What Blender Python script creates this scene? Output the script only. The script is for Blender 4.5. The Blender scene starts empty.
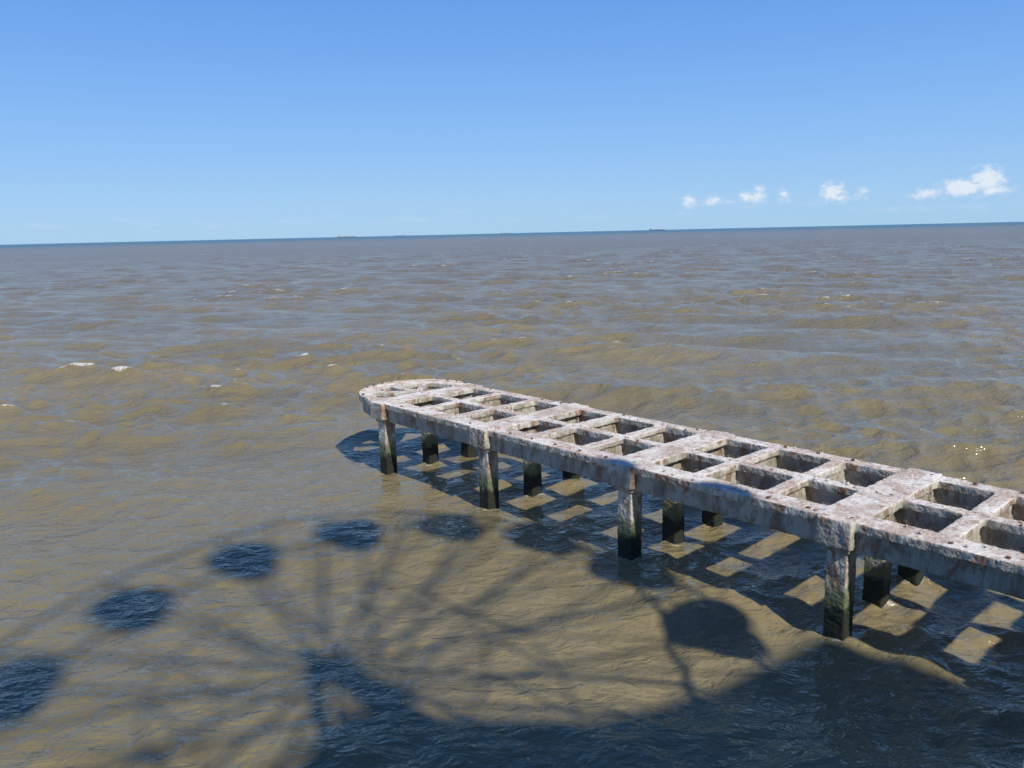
import bpy, bmesh, math, random
import numpy as np
from mathutils import Vector, Matrix
random.seed(7)
rng = np.random.default_rng(11)
sc = bpy.context.scene
sc.view_settings.view_transform = 'Standard'
sc.view_settings.look = 'None'
sc.view_settings.exposure = 0

H = 9.0
# ------------------------------------------------------------ helpers
def new_mat(name):
    m = bpy.data.materials.new(name); m.use_nodes = True
    nt = m.node_tree
    return m, nt, nt.nodes['Principled BSDF']
def N(nt, t, **kw):
    n = nt.nodes.new(t)
    for k, v in kw.items():
        if k == 'inp':
            for kk, vv in v.items(): n.inputs[kk].default_value = vv
        else: setattr(n, k, v)
    return n
def L(nt, a, b): nt.links.new(a, b)
def math_n(nt, op, a, b=None, c=None, clamp=False):
    n = nt.nodes.new('ShaderNodeMath'); n.operation = op; n.use_clamp = clamp
    for i, x in enumerate((a, b, c)):
        if x is None: continue
        if isinstance(x, (int, float)): n.inputs[i].default_value = x
        else: nt.links.new(x, n.inputs[i])
    return n.outputs[0]
def mixc(nt, fac, a, b, bt='MIX'):
    n = nt.nodes.new('ShaderNodeMix'); n.data_type = 'RGBA'; n.blend_type = bt
    for i, x in ((0, fac), (6, a), (7, b)):
        if isinstance(x, (int, float)): n.inputs[i].default_value = x
        elif isinstance(x, tuple): n.inputs[i].default_value = (*x, 1)
        else: nt.links.new(x, n.inputs[i])
    return n.outputs[2]
def ramp(nt, fac, p0, p1, inv=False):
    n = nt.nodes.new('ShaderNodeMapRange'); n.interpolation_type = 'SMOOTHSTEP'
    nt.links.new(fac, n.inputs[0])
    n.inputs[1].default_value = p0; n.inputs[2].default_value = p1
    n.inputs[3].default_value = 1 if inv else 0; n.inputs[4].default_value = 0 if inv else 1
    return n.outputs[0]
def noise(nt, vec, scale, detail=4, rough=.55, dist=0):
    n = nt.nodes.new('ShaderNodeTexNoise')
    n.inputs['Scale'].default_value = scale; n.inputs['Detail'].default_value = detail
    n.inputs['Roughness'].default_value = rough; n.inputs['Distortion'].default_value = dist
    nt.links.new(vec, n.inputs['Vector'])
    return n.outputs[0]
def mapping(nt, vec, scale=(1,1,1), rot=(0,0,0)):
    n = nt.nodes.new('ShaderNodeMapping')
    n.inputs['Scale'].default_value = scale; n.inputs['Rotation'].default_value = rot
    nt.links.new(vec, n.inputs['Vector']); return n.outputs[0]
def obj_from_bm(name, bm, mat=None, parent=None, smooth=False):
    bmesh.ops.recalc_face_normals(bm, faces=bm.faces)
    me = bpy.data.meshes.new(name); bm.to_mesh(me); bm.free()
    o = bpy.data.objects.new(name, me); sc.collection.objects.link(o)
    if mat: me.materials.append(mat)
    if parent:
        o.parent = parent
    if smooth:
        for p in me.polygons: p.use_smooth = True
    return o
def empty(name, loc=(0,0,0)):
    e = bpy.data.objects.new(name, None); e.location = loc
    sc.collection.objects.link(e); return e
def prism(bm, pts, z0, z1):
    b = [bm.verts.new((x, y, z0)) for x, y in pts]
    t = [bm.verts.new((x, y, z1)) for x, y in pts]
    n = len(pts)
    bm.faces.new(b[::-1]); bm.faces.new(t)
    for i in range(n):
        j = (i+1) % n
        bm.faces.new((b[i], b[j], t[j], t[i]))
def tube(bm, p0, p1, r, n=8, r2=None):
    p0, p1 = Vector(p0), Vector(p1); r2 = r if r2 is None else r2
    d = (p1-p0).normalized()
    a = d.cross(Vector((0,0,1)))
    if a.length < 1e-3: a = Vector((1,0,0))
    a.normalize(); b = d.cross(a)
    A = []; B = []
    for i in range(n):
        t = 2*math.pi*i/n; v = a*math.cos(t)+b*math.sin(t)
        A.append(bm.verts.new(p0+v*r)); B.append(bm.verts.new(p1+v*r2))
    bm.faces.new(A[::-1]); bm.faces.new(B)
    for i in range(n):
        j = (i+1) % n; bm.faces.new((A[i], A[j], B[j], B[i]))

# ------------------------------------------------------------ sun / sky
KA = Vector((-.58, .87))                # shadow displacement per metre of height
EL = math.atan(1/KA.length)
AZ = math.atan2(.58, -.87)              # clockwise from +Y
sd = Vector((math.sin(AZ)*math.cos(EL), math.cos(AZ)*math.cos(EL), math.sin(EL)))
sun = bpy.data.lights.new('sun', 'SUN'); sun.energy = 4.3; sun.angle = math.radians(1.1)
sun.color = (1, .95, .86)
so = bpy.data.objects.new('sun', sun); sc.collection.objects.link(so)
so.rotation_euler = sd.to_track_quat('Z', 'Y').to_euler(); so.location = sd*60

w = bpy.data.worlds.new('World'); sc.world = w; w.use_nodes = True
nt = w.node_tree; bg = nt.nodes['Background']
sky = N(nt, 'ShaderNodeTexSky', sky_type='NISHITA', sun_disc=False, sun_elevation=EL, sun_rotation=AZ,
        altitude=0, air_density=1.0, dust_density=.3, ozone_density=3)
bg.inputs['Strength'].default_value = .10
tc = N(nt, 'ShaderNodeTexCoord')
sep = N(nt, 'ShaderNodeSeparateXYZ'); L(nt, tc.outputs['Generated'], sep.inputs[0])
az = math_n(nt, 'MULTIPLY', math_n(nt, 'ARCTAN2', sep.outputs[0], sep.outputs[1]), 57.2958)
el = math_n(nt, 'MULTIPLY', math_n(nt, 'ARCSINE', sep.outputs[2]), 57.2958)
comb = N(nt, 'ShaderNodeCombineXYZ'); L(nt, az, comb.inputs[0]); L(nt, el, comb.inputs[1])
cr = N(nt, 'ShaderNodeValToRGB')
L(nt, math_n(nt, 'DIVIDE', el, 90), cr.inputs[0])
stops = [(0, (164,206,240)), (2/90, (159,203,244)), (6/90, (140,190,247)), (11/90, (118,174,243)), (17/90, (96,154,233)), (40/90, (55,108,192)), (1, (36,78,155))]
lin = lambda c: tuple((((x/255)+.055)/1.055)**2.4 for x in c)
els = cr.color_ramp.elements
els[0].position = 0; els[0].color = (*lin(stops[0][1]), 1)
els[1].position = 1; els[1].color = (*lin(stops[-1][1]), 1)
for p_, c_ in stops[1:-1]:
    e_ = els.new(p_); e_.color = (*lin(c_), 1)
grad = mixc(nt, 1.0, cr.outputs[0], (10, 10, 10), 'MULTIPLY')
skyt = mixc(nt, .9, sky.outputs[0], grad)
n1 = noise(nt, mapping(nt, comb.outputs[0], (1, 1.4, 1)), 1.6, 5, .62)
clouds = [ # az, el, half-az, half-el, strength
 (30.1,2.5,1.05,.85,1.3),(28.9,2.1,1.5,.65,1.3),(26.9,1.8,1.1,.42,1.05),(30.6,1.9,1.3,.4,1.1),
 (21.5,2.1,.85,.8,1.2),(21.9,1.8,.9,.4,1.0),(23.2,2.0,.6,.5,.9),
 (16.6,2.0,1.1,.5,1.15),(17.0,2.45,.5,.5,.95),(18.5,2.0,.55,.55,.95),
 (12.4,1.8,.65,.7,.95),(13.9,1.85,1.0,.45,1.0),(15.2,1.8,.7,.35,.75)]
tot = None
for a, e, ha, he, s in clouds:
    da = math_n(nt, 'MULTIPLY', math_n(nt, 'SUBTRACT', az, a), 1/ha)
    de = math_n(nt, 'MULTIPLY', math_n(nt, 'SUBTRACT', el, e), 1/he)
    r2 = math_n(nt, 'MULTIPLY_ADD', da, da, math_n(nt, 'MULTIPLY', de, de))
    m = math_n(nt, 'MULTIPLY', math_n(nt, 'POWER', 2.718, math_n(nt, 'MULTIPLY', r2, -.9)), s)
    tot = m if tot is None else math_n(nt, 'MAXIMUM', tot, m)
dens = math_n(nt, 'ADD', tot, math_n(nt, 'MULTIPLY', math_n(nt, 'SUBTRACT', n1, .5), 1.8))
cm = math_n(nt, 'MULTIPLY', ramp(nt, dens, .34, 1.15), ramp(nt, tot, .1, .4))
n2 = noise(nt, mapping(nt, comb.outputs[0], (.35, 1.6, 1)), 1.0, 3, .6)
band = math_n(nt, 'MULTIPLY', ramp(nt, el, .3, .9), ramp(nt, el, 1.3, 2.1, True))
cm2 = math_n(nt, 'MULTIPLY', math_n(nt, 'MULTIPLY', ramp(nt, n2, .5, .75), band), .24)
cmt = math_n(nt, 'MAXIMUM', math_n(nt, 'MULTIPLY', cm, .76), cm2)
ccol = mixc(nt, ramp(nt, math_n(nt,'ADD',dens,math_n(nt,'MULTIPLY',el,.15)), .9, 1.5), (6.2, 7.4, 9.0), (8.6, 9.0, 9.5))
L(nt, mixc(nt, cmt, skyt, ccol), bg.inputs['Color'])

# ------------------------------------------------------------ pier frame
dv = Vector((.668, -.744)).normalized(); nv = Vector((-dv.y, dv.x))
def PW(s, w_): v = dv*s+nv*(16.2+w_); return (v.x, v.y)
bents = [-25.65+6*k for k in range(6)]

# ------------------------------------------------------------ water
mw, nt, P = new_mat('murky_sea_water')
geo = N(nt, 'ShaderNodeNewGeometry'); pos = geo.outputs['Position']
dist = N(nt, 'ShaderNodeVectorMath', operation='LENGTH'); L(nt, pos, dist.inputs[0])
D = dist.outputs['Value']
big = noise(nt, mapping(nt, pos, (.6, 1, 1)), .05, 3, .55)
near = mixc(nt, ramp(nt, big, .35, .65), (.200, .163, .082), (.250, .204, .108))
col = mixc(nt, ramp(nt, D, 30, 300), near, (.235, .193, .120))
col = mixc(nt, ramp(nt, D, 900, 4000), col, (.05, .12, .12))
at = N(nt, 'ShaderNodeAttribute', attribute_name='foam')
fn = noise(nt, mapping(nt, pos, (.7, 1.3, 1)), 4.2, 4, .8)
fmask = ramp(nt, math_n(nt, 'ADD', math_n(nt, 'MULTIPLY', at.outputs['Fac'], .38), fn), .72, .92)
fmask = math_n(nt, 'MULTIPLY', math_n(nt, 'MULTIPLY', fmask, ramp(nt, at.outputs['Fac'], .02, .25)), .8)
col = mixc(nt, fmask, col, (.72, .69, .62))
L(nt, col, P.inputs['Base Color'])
P.inputs['IOR'].default_value = 1.34
L(nt, math_n(nt, 'ADD', math_n(nt, 'MULTIPLY', fmask, .6), math_n(nt, 'ADD', .07, math_n(nt, 'MULTIPLY', ramp(nt, D, 30, 600), .18))), P.inputs['Roughness'])
ra = mapping(nt, pos, (.62, 1, 1), (0, 0, math.radians(-16)))
b1 = noise(nt, ra, 2.4, 3, .62, .5)
b2 = noise(nt, ra, .8, 3, .6)
hgt = math_n(nt, 'ADD', math_n(nt, 'MULTIPLY', b1, math_n(nt,'ADD',.18,math_n(nt, 'MULTIPLY', ramp(nt, D, 30, 200), .28))),
             math_n(nt, 'MULTIPLY', b2, math_n(nt,'ADD',.20,math_n(nt, 'MULTIPLY', ramp(nt, D, 40, 350), 1.6))))
bp = N(nt, 'ShaderNodeBump', inp={'Strength': 1.0, 'Distance': 1.0}); L(nt, hgt, bp.inputs['Height'])
L(nt, bp.outputs[0], P.inputs['Normal'])

ang = np.concatenate([np.radians(np.linspace(-46, 46, 950)), np.radians(np.linspace(46, 314, 90)[1:-1])])
DR = .0044
rad = np.concatenate([np.geomspace(.5, 9, 60, endpoint=False), 9*np.exp(DR*np.arange(0, 1050)),])
rad = np.concatenate([rad, np.geomspace(rad[-1]*1.03, 40000, 40)])
A, R = np.meshgrid(ang, rad)
X0 = (R*np.sin(A)).ravel(); Y0 = (R*np.cos(A)).ravel(); Rr = R.ravel()
X = X0.copy(); Y = Y0.copy(); Z = np.zeros_like(X)
Jx = np.zeros_like(X)
mean = math.atan2(-.94, -.30)
waves = []
for i in range(9): waves.append((rng.uniform(7, 15), .062*rng.uniform(.4, 1), .4))
for i in range(26): waves.append((math.exp(rng.uniform(math.log(2.0), math.log(6.5))), .066*rng.uniform(.4, 1), .7))
for i in range(60): waves.append((math.exp(rng.uniform(math.log(.4), math.log(2.0))), .058*rng.uniform(.4, 1), 1.0))
gust = np.zeros_like(X)
for i in range(7):
    l = rng.uniform(18, 70); t = rng.uniform(0, 6.28); gust += np.cos((X0*math.cos(t)+Y0*math.sin(t))*2*math.pi/l+rng.uniform(0, 6.28))
gust = np.clip(1+.16*gust, .5, 1.6)
gust *= .74+.32*np.clip((Rr-18)/30, 0, 1)
for l, st, spread in waves:
    k = 2*math.pi/l; t = mean+rng.normal(0, spread); a = st/k
    dx, dy = math.cos(t), math.sin(t)
    wt = np.clip((l/(DR*Rr+1e-6)-3)/3, 0, 1)
    g = gust if l < 7 else .3+.7*np.clip((Rr-15)/25, 0, 1)
    ph = k*(dx*X0+dy*Y0)+rng.uniform(0, 6.28)
    aw = a*wt*g
    c = np.cos(ph); s = np.sin(ph)
    Z += aw*c; X -= aw*dx*s*.8; Y -= aw*dy*s*.8
    if l > 1.5: Jx += k*a*g*np.clip((l/(DR*Rr+1e-6)-1.5)/2, 0, 1)*c
foam = np.zeros_like(Jx)
for r0, r1, pc, pm in ((0, 60, 99.2, 99.9), (60, 120, 98.8, 99.8), (120, 220, 98.5, 99.7), (220, 400, 98.6, 99.7), (400, 800, 99.0, 99.8)):
    m_ = (Rr >= r0) & (Rr < r1)
    s_ = m_ & (np.abs(np.arctan2(X0, Y0)) < .7) & (Rr > 28)
    t0 = np.percentile(Jx[s_], pc); t1 = np.percentile(Jx[s_], pm)
    foam[m_] = np.clip((Jx[m_]-t0)/(t1-t0), 0, 1)
foam *= np.clip((Rr-26)/14, 0, 1)
for b in bents:                       # wash around the piles
    for wc in (.32, 2.33, 4.3):
        px, py = PW(b, wc)
        d2 = np.hypot(X0-px, Y0-py)
        foam = np.maximum(foam, .62*np.exp(-((d2-.36)/.22)**2))
nR, nA = R.shape
verts = np.column_stack([X, Y, Z])
idx = np.arange(nR*nA).reshape(nR, nA)
i0 = idx[:-1, :]; i1 = idx[1:, :]
f = np.stack([i0, np.roll(i0, -1, 1), np.roll(i1, -1, 1), i1], -1).reshape(-1, 4)
me = bpy.data.meshes.new('sea_water')
me.vertices.add(len(verts)); me.vertices.foreach_set('co', verts.ravel().astype(np.float32))
me.loops.add(f.size); me.loops.foreach_set('vertex_index', f[:, ::-1].ravel().astype(np.int32))
me.polygons.add(len(f)); me.polygons.foreach_set('loop_start', (np.arange(len(f))*4).astype(np.int32))
me.polygons.foreach_set('loop_total', np.full(len(f), 4, np.int32))
me.polygons.foreach_set('use_smooth', np.ones(len(f), bool))
me.update(calc_edges=True)
fa = me.attributes.new('foam', 'FLOAT', 'POINT'); fa.data.foreach_set('value', foam.astype(np.float32))
me.materials.append(mw)
water = bpy.data.objects.new('sea_water', me); sc.collection.objects.link(water)

# ------------------------------------------------------------ old concrete pier
mc, nt, P = new_mat('weathered_concrete')
geo = N(nt, 'ShaderNodeNewGeometry'); pos = geo.outputs['Position']
sp_ = N(nt, 'ShaderNodeSeparateXYZ'); L(nt, pos, sp_.inputs[0]); Zp = sp_.outputs[2]
sn = N(nt, 'ShaderNodeSeparateXYZ'); L(nt, geo.outputs['True Normal'], sn.inputs[0])
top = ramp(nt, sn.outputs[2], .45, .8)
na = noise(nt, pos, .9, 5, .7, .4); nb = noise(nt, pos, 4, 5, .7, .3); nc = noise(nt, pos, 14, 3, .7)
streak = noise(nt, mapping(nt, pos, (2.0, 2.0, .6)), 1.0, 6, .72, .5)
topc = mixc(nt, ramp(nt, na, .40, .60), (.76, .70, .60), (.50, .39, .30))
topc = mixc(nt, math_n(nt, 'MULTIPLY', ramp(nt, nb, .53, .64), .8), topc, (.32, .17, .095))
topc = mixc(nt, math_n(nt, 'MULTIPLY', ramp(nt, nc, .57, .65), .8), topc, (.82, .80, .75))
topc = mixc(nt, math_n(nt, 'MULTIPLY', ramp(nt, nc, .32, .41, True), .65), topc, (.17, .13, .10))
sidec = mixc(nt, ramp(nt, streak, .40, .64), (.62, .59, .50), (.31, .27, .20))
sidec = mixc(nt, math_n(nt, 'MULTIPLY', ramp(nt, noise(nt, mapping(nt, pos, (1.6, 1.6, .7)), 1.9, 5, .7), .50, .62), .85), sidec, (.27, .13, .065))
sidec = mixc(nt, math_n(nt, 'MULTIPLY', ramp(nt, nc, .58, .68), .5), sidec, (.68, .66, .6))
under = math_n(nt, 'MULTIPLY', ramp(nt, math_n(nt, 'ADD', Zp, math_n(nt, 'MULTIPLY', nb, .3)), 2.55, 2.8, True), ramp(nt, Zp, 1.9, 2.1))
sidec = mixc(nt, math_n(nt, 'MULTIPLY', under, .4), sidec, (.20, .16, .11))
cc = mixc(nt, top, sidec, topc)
zz = math_n(nt, 'ADD', Zp, math_n(nt, 'MULTIPLY', math_n(nt, 'SUBTRACT', nb, .5), .9))
cc = mixc(nt, ramp(nt, zz, .9, 1.5, True), cc, (.14, .16, .08))
cc = mixc(nt, ramp(nt, zz, .6, .85, True), cc, (.018, .022, .013))
L(nt, cc, P.inputs['Base Color']); P.inputs['Roughness'].default_value = .88
bp = N(nt, 'ShaderNodeBump', inp={'Strength': .6, 'Distance': .02}); L(nt, math_n(nt, 'ADD', nb, nc), bp.inputs['Height'])
L(nt, bp.outputs[0], P.inputs['Normal'])

bm = bmesh.new()
def box(s0, s1, w0, w1, z0, z1):
    prism(bm, [PW(s0, w0), PW(s1, w0), PW(s1, w1), PW(s0, w1)], z0, z1)
DT = 2.78; W = 4.7; S0 = -26.4; S1 = 7.0; R0 = 2.35
for w0, w1, b0, b1_ in ((0, .66, .13, .52), (2.16, 2.52, 2.22, 2.46), (4.22, 4.7, 4.28, 4.58)):
    s_st = S0 if w0 != 2.16 else S0-R0+.3
    box(s_st, S1, w0, w1, DT-.2, DT)
    box(s_st, S1, b0, b1_, DT-.72, DT-.15)
def arc(r0, r1, z0, z1, n=22):
    for i in range(n):
        a0 = math.pi*(.5+i/n)-.01; a1 = math.pi*(.5+(i+1)/n)+.01
        q = [PW(S0+r*math.cos(a), R0+r*math.sin(a)) for r, a in ((r0, a0), (r1, a0), (r1, a1), (r0, a1))]
        prism(bm, q, z0, z1)
arc(1.78, R0, DT-.2, DT); arc(1.84, 2.22, DT-.66, DT-.15); arc(2.1, R0, DT-.1, DT+.07)
def bar(p, q, hw, z0, z1):
    p, q = Vector(p), Vector(q); d = (q-p).normalized(); n = Vector((-d.y, d.x))*hw
    prism(bm, [PW(*(p-n)), PW(*(q-n)), PW(*(q+n)), PW(*(p+n))], z0, z1)
for a in (135, 225):
    t = math.radians(a)
    bar((S0, R0), (S0+2.0*math.cos(t), R0+2.0*math.sin(t)), .13, DT-.18, DT-.005)
    bar((S0, R0), (S0+2.0*math.cos(t), R0+2.0*math.sin(t)), .1, DT-.55, DT-.1)
for b in bents:
    box(b-.5, b+.5, .05, W-.05, DT-.2, DT+.012)
    box(b-.3, b+.3, -.0, W-.0, DT-.76, DT-.12)
    box(b-.40, b+.40, -.15, .5, DT-.62, DT+.03)
    box(b-.40, b+.40, W-.5, W+.12, DT-.62, DT+.03)
    for wc in (.32, 2.33, 4.3):
        ox = random.uniform(-.03, .03)
        box(b-.24+ox, b+.24+ox, wc-.24, wc+.24, -1.5, DT-.3)
    for k in (2, 4):
        if b+k > S1-1: continue
        hw = random.uniform(.18, .24); sk = random.uniform(-.06, .06)
        bar((b+k-sk, .3), (b+k+sk, W-.3), hw, DT-.19, DT-random.uniform(.0, .03))
        box(b+k-.13, b+k+.13, .3, W-.3, DT-.66, DT-.1)
pier = obj_from_bm('abandoned_concrete_pier', bm, mc)
m = pier.modifiers.new('r', 'REMESH'); m.mode = 'VOXEL'; m.voxel_size = .038; m.use_smooth_shade = False
for nm, sc_, st in (('t1', .35, .045), ('t2', .09, .028)):
    tx = bpy.data.textures.new(nm, 'CLOUDS'); tx.noise_scale = sc_; tx.noise_depth = 3
    d = pier.modifiers.new(nm, 'DISPLACE'); d.texture = tx; d.strength = st; d.mid_level = .5; d.texture_coords = 'GLOBAL'
mr, nt, P = new_mat('rusted_steel')
geo = N(nt, 'ShaderNodeNewGeometry')
L(nt, mixc(nt, noise(nt, geo.outputs['Position'], 9, 4), (.06, .035, .025), (.22, .15, .10)), P.inputs['Base Color']); P.inputs['Roughness'].default_value = .9
bm = bmesh.new()
def lump(bm, s, w_, r, h):
    x, y = PW(s, w_)
    n = 7; pts = [(x+math.cos(6.283*k/n)*r*random.uniform(.6, 1.2), y+math.sin(6.283*k/n)*r*random.uniform(.6, 1.2)) for k in range(n)]
    prism(bm, pts, DT-.03, DT+h)
s = S0
while s < S1:
    if random.random() < .5: lump(bm, s, .2, .05, .035)
    if random.random() < .5: lump(bm, s, 4.52, .05, .04)
    s += 1.0
for i in range(14):
    if random.random() < .4: continue
    t = math.pi*(.5+(i+.5)/14); r = 2.22
    lump(bm, S0+r*math.cos(t), R0+r*math.sin(t), .05, .12)
obj_from_bm('corroded_post_stubs', bm, mr, pier)
bm = bmesh.new()
for i in range(150):
    s = random.uniform(S0-1, S1); w_ = random.choice((random.uniform(.1, .6), random.uniform(4.25, 4.6), random.uniform(2.2, 2.5)))
    if s < S0 and not 2.1 < w_ < 2.6: continue
    x, y = PW(s, w_); r = random.uniform(.02, .05)
    g = bmesh.ops.create_icosphere(bm, subdivisions=1, radius=r)
    for v in g['verts']: v.co = v.co*random.uniform(.7, 1.2)+Vector((x, y, DT+r*.4+.01))
obj_from_bm('concrete_rubble', bm, mc, pier)

# ------------------------------------------------------------ materials for the amusement structures
def simple(name, c, rough=.5, var=.15, scale=3):
    m, nt, P = new_mat(name); geo = N(nt, 'ShaderNodeNewGeometry')
    n = noise(nt, geo.outputs['Position'], scale, 5, .6)
    c2 = tuple(x*(1-var*2) for x in c)
    L(nt, mixc(nt, n, c, c2), P.inputs['Base Color']); P.inputs['Roughness'].default_value = rough
    return m
m_white = simple('white_painted_steel', (.75, .75, .73), .4)
m_red = simple('red_canopy_fabric', (.5, .05, .04), .7)
m_blue = simple('blue_gondola_shell', (.06, .16, .42), .35)
m_deck = simple('timber_deck', (.24, .18, .12), .85, .2, 1.5)
m_conc = simple('pier_concrete', (.38, .36, .33), .85)
m_wall = simple('painted_wall', (.62, .56, .46), .8)
m_glass = simple('dark_glass', (.03, .04, .05), .1)

# ferris wheel (stands to the right of the viewpoint; throws the wheel shadow on the water)
e1 = Vector((.69, .724, 0)).normalized(); pn = Vector((e1.y, -e1.x, 0))
cz = 1.503*H
C = Vector(((-.325-1.503*KA.x)*H, (1.61-1.503*KA.y)*H, cz))
Rw = .95*H; hang = .6
hub = C+Vector((0, 0, hang))
wheel = empty('ferris_wheel', hub)
def WP(r, th, off): return e1*(r*math.sin(th))+Vector((0, 0, r*math.cos(th)))+pn*off
NC = 16; off = 1.15
bm = bmesh.new()
for side in (-off, off):
    for rr, tr in ((Rw, .08), (Rw*.45, .035)):
        n = 64
        for i in range(n): tube(bm, WP(rr, 2*math.pi*i/n, side), WP(rr, 2*math.pi*(i+1)/n, side), tr, 6)
    for i in range(NC):
        th = 2*math.pi*i/NC; th2 = 2*math.pi*(i+.5)/NC
        tube(bm, WP(.3, th-.1, side*.8), WP(Rw, th, side), .06, 6)
        tube(bm, WP(Rw*.45, th, side), WP(Rw, th2, side), .028, 6)
for i in range(NC):
    th = 2*math.pi*i/NC
    for rr in (Rw, Rw*.45): tube(bm, WP(rr, th, -off), WP(rr, th, off), .045, 6)
tube(bm, pn*-2.0, pn*2.0, .2, 20); tube(bm, pn*-1.1, pn*1.1, .36, 24)
obj_from_bm('wheel_frame', bm, m_white, wheel)
bm = bmesh.new()
gz = 2.86-hub.z
for side in (-1, 1):
    for sx in (-3.6, 1.0):
        tube(bm, pn*side*1.75, pn*side*2.2+e1*sx+Vector((0, 0, gz)), .13, 10)
    tube(bm, pn*side*1.95-e1*1.8+Vector((0, 0, gz*.5)), pn*side*1.95+e1*.5+Vector((0, 0, gz*.5)), .08, 8)
obj_from_bm('support_legs', bm, m_white, wheel)
bmc = bmesh.new(); bmt = bmesh.new(); bmp = bmesh.new()
for i in range(NC):
    p = WP(Rw, 2*math.pi*i/NC, 0); c = p-Vector((0, 0, hang))
    n = 20
    apex = bmc.verts.new(c+Vector((0, 0, .3)))
    ring = [bmc.verts.new(c+Vector((math.cos(2*math.pi*k/n)*1.05, math.sin(2*math.pi*k/n)*1.05, 0))) for k in range(n)]
    ring2 = [bmc.verts.new(v.co-Vector((0, 0, .12))) for v in ring]
    for k in range(n):
        j = (k+1) % n
        bmc.faces.new((apex, ring[k], ring[j])); bmc.faces.new((ring[k], ring2[k], ring2[j], ring[j]))
    tube(bmp, p, c-Vector((0, 0, 1.2)), .05, 8)
    for k in range(4):
        t = math.pi/4+k*math.pi/2; v = Vector((math.cos(t), math.sin(t), 0))*.66
        tube(bmp, c+v*1.2, c+v-Vector((0, 0, .8)), .025, 6)
    prof = [(.0, -1.32), (.5, -1.28), (.68, -1.05), (.74, -.72), (.69, -.72), (.63, -1.02), (.46, -1.2), (0, -1.24)]
    rings = []
    for r, z in prof:
        rings.append([bmt.verts.new(c+Vector((math.cos(2*math.pi*k/n)*max(r, .01), math.sin(2*math.pi*k/n)*max(r, .01), z))) for k in range(n)])
    for a, b in zip(rings, rings[1:]):
        for k in range(n):
            j = (k+1) % n; bmt.faces.new((a[k], a[j], b[j], b[k]))
obj_from_bm('gondola_canopies', bmc, m_red, wheel); obj_from_bm('gondola_tubs', bmt, m_blue, wheel); obj_from_bm('gondola_frames', bmp, m_white, wheel)

# amusement pier deck on piles
ap = empty('amusement_pier')
bm = bmesh.new()
prism(bm, [(-6, -26), (34, -26), (34, 2.0), (22.5, 4.2), (18, 6.0), (-6, 6.0)], 2.45, 2.85)
obj_from_bm('deck', bm, m_deck, ap)
bm = bmesh.new()
for x in range(-5, 35, 5):
    for y in range(-25, 6, 5):
        if y > 2 and x > 18: continue
        tube(bm, (x, y, -2), (x, y, 2.44), .3, 10)
obj_from_bm('piles', bm, m_conc, ap)
bm = bmesh.new()
for a, b in (((-5.9, -26), (-5.9, 5.9)), ((-5.9, 5.9), (17.5, 5.9))):
    a, b = Vector(a), Vector(b); n = int((b-a).length/2)
    for i in range(n+1):
        p = a.lerp(b, i/n); tube(bm, (p.x, p.y, 2.86), (p.x, p.y, 3.9), .035, 6)
    for z in (3.2, 3.55, 3.9): tube(bm, (a.x, a.y, z), (b.x, b.y, z), .025, 6)
obj_from_bm('railing', bm, m_white, ap)
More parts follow.
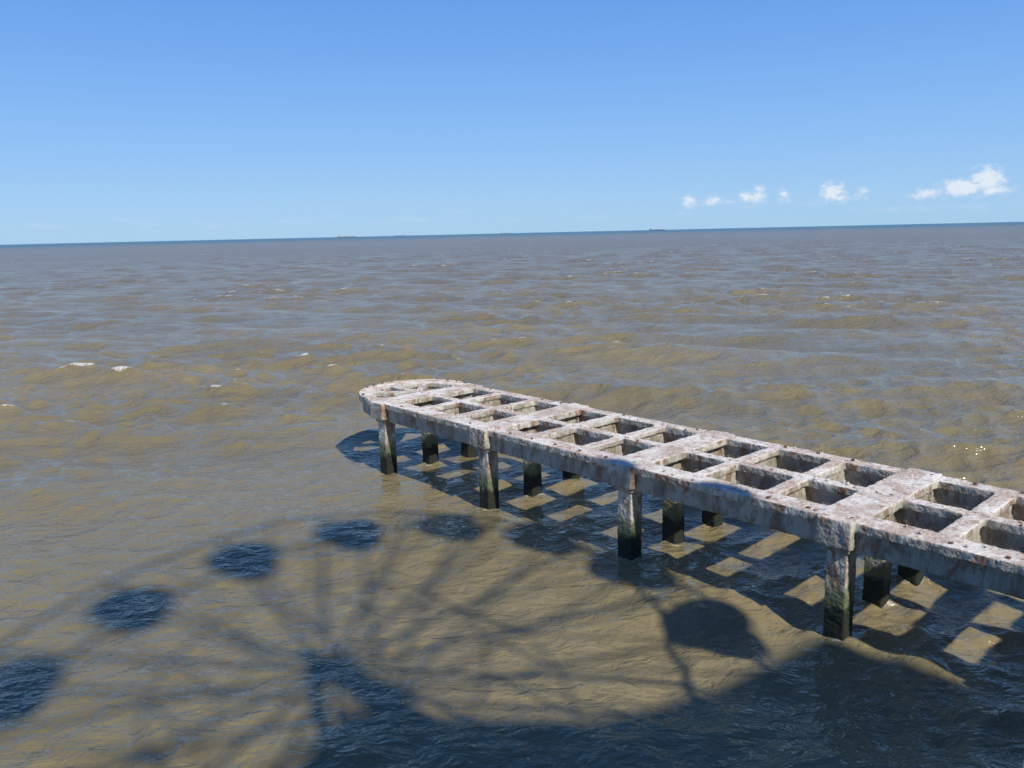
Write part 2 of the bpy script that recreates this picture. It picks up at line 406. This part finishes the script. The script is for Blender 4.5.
# unseen building, added and shaped so its roofline shades the near water
hb = 1.8*H; sh = Vector((-KA.x*hb, -KA.y*hb))
g = [(-.36, 1.55), (.15, 1.50), (.45, 1.63), (.76, 1.84), (1.28, 1.37), (1.90, .68)]
front = [(x*H+sh.x, y*H+sh.y) for x, y in g]
poly = front+[(32, -13), (1.0, -13)]
ab = empty('shadow_caster_building')
bm = bmesh.new(); prism(bm, poly[::-1], 2.86, hb-.6); obj_from_bm('walls', bm, m_wall, ab)
bm = bmesh.new(); cx = sum(p[0] for p in poly)/len(poly); cy = sum(p[1] for p in poly)/len(poly)
prism(bm, [(cx+(x-cx)*1.01, cy+(y-cy)*1.01) for x, y in poly][::-1], hb-.59, hb); obj_from_bm('roof_parapet', bm, m_conc, ab)
bm = bmesh.new(); bmf = bmesh.new()
for i in range(len(poly)):
    a = Vector(poly[i]); b = Vector(poly[(i+1) % len(poly)]); Ln = (b-a).length; n = int(Ln/3)
    if n < 1: continue
    d = (b-a)/Ln; nn = Vector((-d.y, d.x))
    mid = (a+b)/2
    if nn.dot(mid-Vector((cx, cy))) < 0: nn = -nn
    for k in range(n):
        c0 = a+d*(Ln*(k+.5)/n)
        for z in (4.2, 7.8, 11.4):
            for bmx, hw, hz, o0, o1 in ((bmf, .85, 1.1, -.05, .05), (bm, .75, 1.0, 0, .07)):
                q = [c0-d*hw+nn*o0, c0+d*hw+nn*o0, c0+d*hw+nn*o1, c0-d*hw+nn*o1]
                prism(bmx, [(v.x, v.y) for v in q], z+1-hz, z+1+hz)
obj_from_bm('windows', bm, m_glass, ab); obj_from_bm('window_frames', bmf, m_white, ab)

# ------------------------------------------------------------ ships on the horizon
m_hull = simple('hazy_ship_hull', (.12, .15, .2), .6); m_sup = simple('ship_superstructure', (.5, .52, .55), .6)
for azd, dist_, Ln, yaw in ((-11.2, 9000, 190, 8), (-7.6, 9500, 130, 170), (-.2, 9800, 130, 5), (2.0, 10500, 110, 0), (10.3, 8800, 170, -8)):
    t = math.radians(azd)
    e = empty('cargo_ship', (dist_*math.sin(t), dist_*math.cos(t), 0)); e.rotation_euler[2] = math.radians(yaw)-t
    bm = bmesh.new(); h = Ln/2; b = Ln*.08
    prism(bm, [(-h, -b*.8), (h*.75, -b), (h*1.02, 0), (h*.75, b), (-h, b*.8)], -3, Ln*.055)
    obj_from_bm('hull', bm, m_hull, e)
    bm = bmesh.new()
    prism(bm, [(-h*.95, -b*.7), (-h*.7, -b*.7), (-h*.7, b*.7), (-h*.95, b*.7)], Ln*.055, Ln*.15)
    tube(bm, (-h*.85, 0, Ln*.15), (-h*.85, 0, Ln*.2), Ln*.015, 8)
    for k in range(4):
        x = -h*.5+k*h*.33
        prism(bm, [(x, -b*.8), (x+h*.24, -b*.8), (x+h*.24, b*.8), (x, b*.8)], Ln*.055, Ln*(.07+.012*(k % 2)))
        tube(bm, (x-h*.04, 0, Ln*.05), (x-h*.04, 0, Ln*.12), Ln*.006, 6)
    obj_from_bm('superstructure', bm, m_sup, e)

# ------------------------------------------------------------ camera
cam = bpy.data.cameras.new('camera'); cam.lens = 28.27; cam.sensor_width = 36
cam.clip_start = .1; cam.clip_end = 100000
co = bpy.data.objects.new('camera', cam); sc.collection.objects.link(co)
p = math.atan(151/804)
co.matrix_world = Matrix.Translation((0, 0, H)) @ Matrix.Rotation(math.pi/2-p, 4, 'X') @ Matrix.Rotation(math.radians(-1.29), 4, 'Z')
sc.camera = co
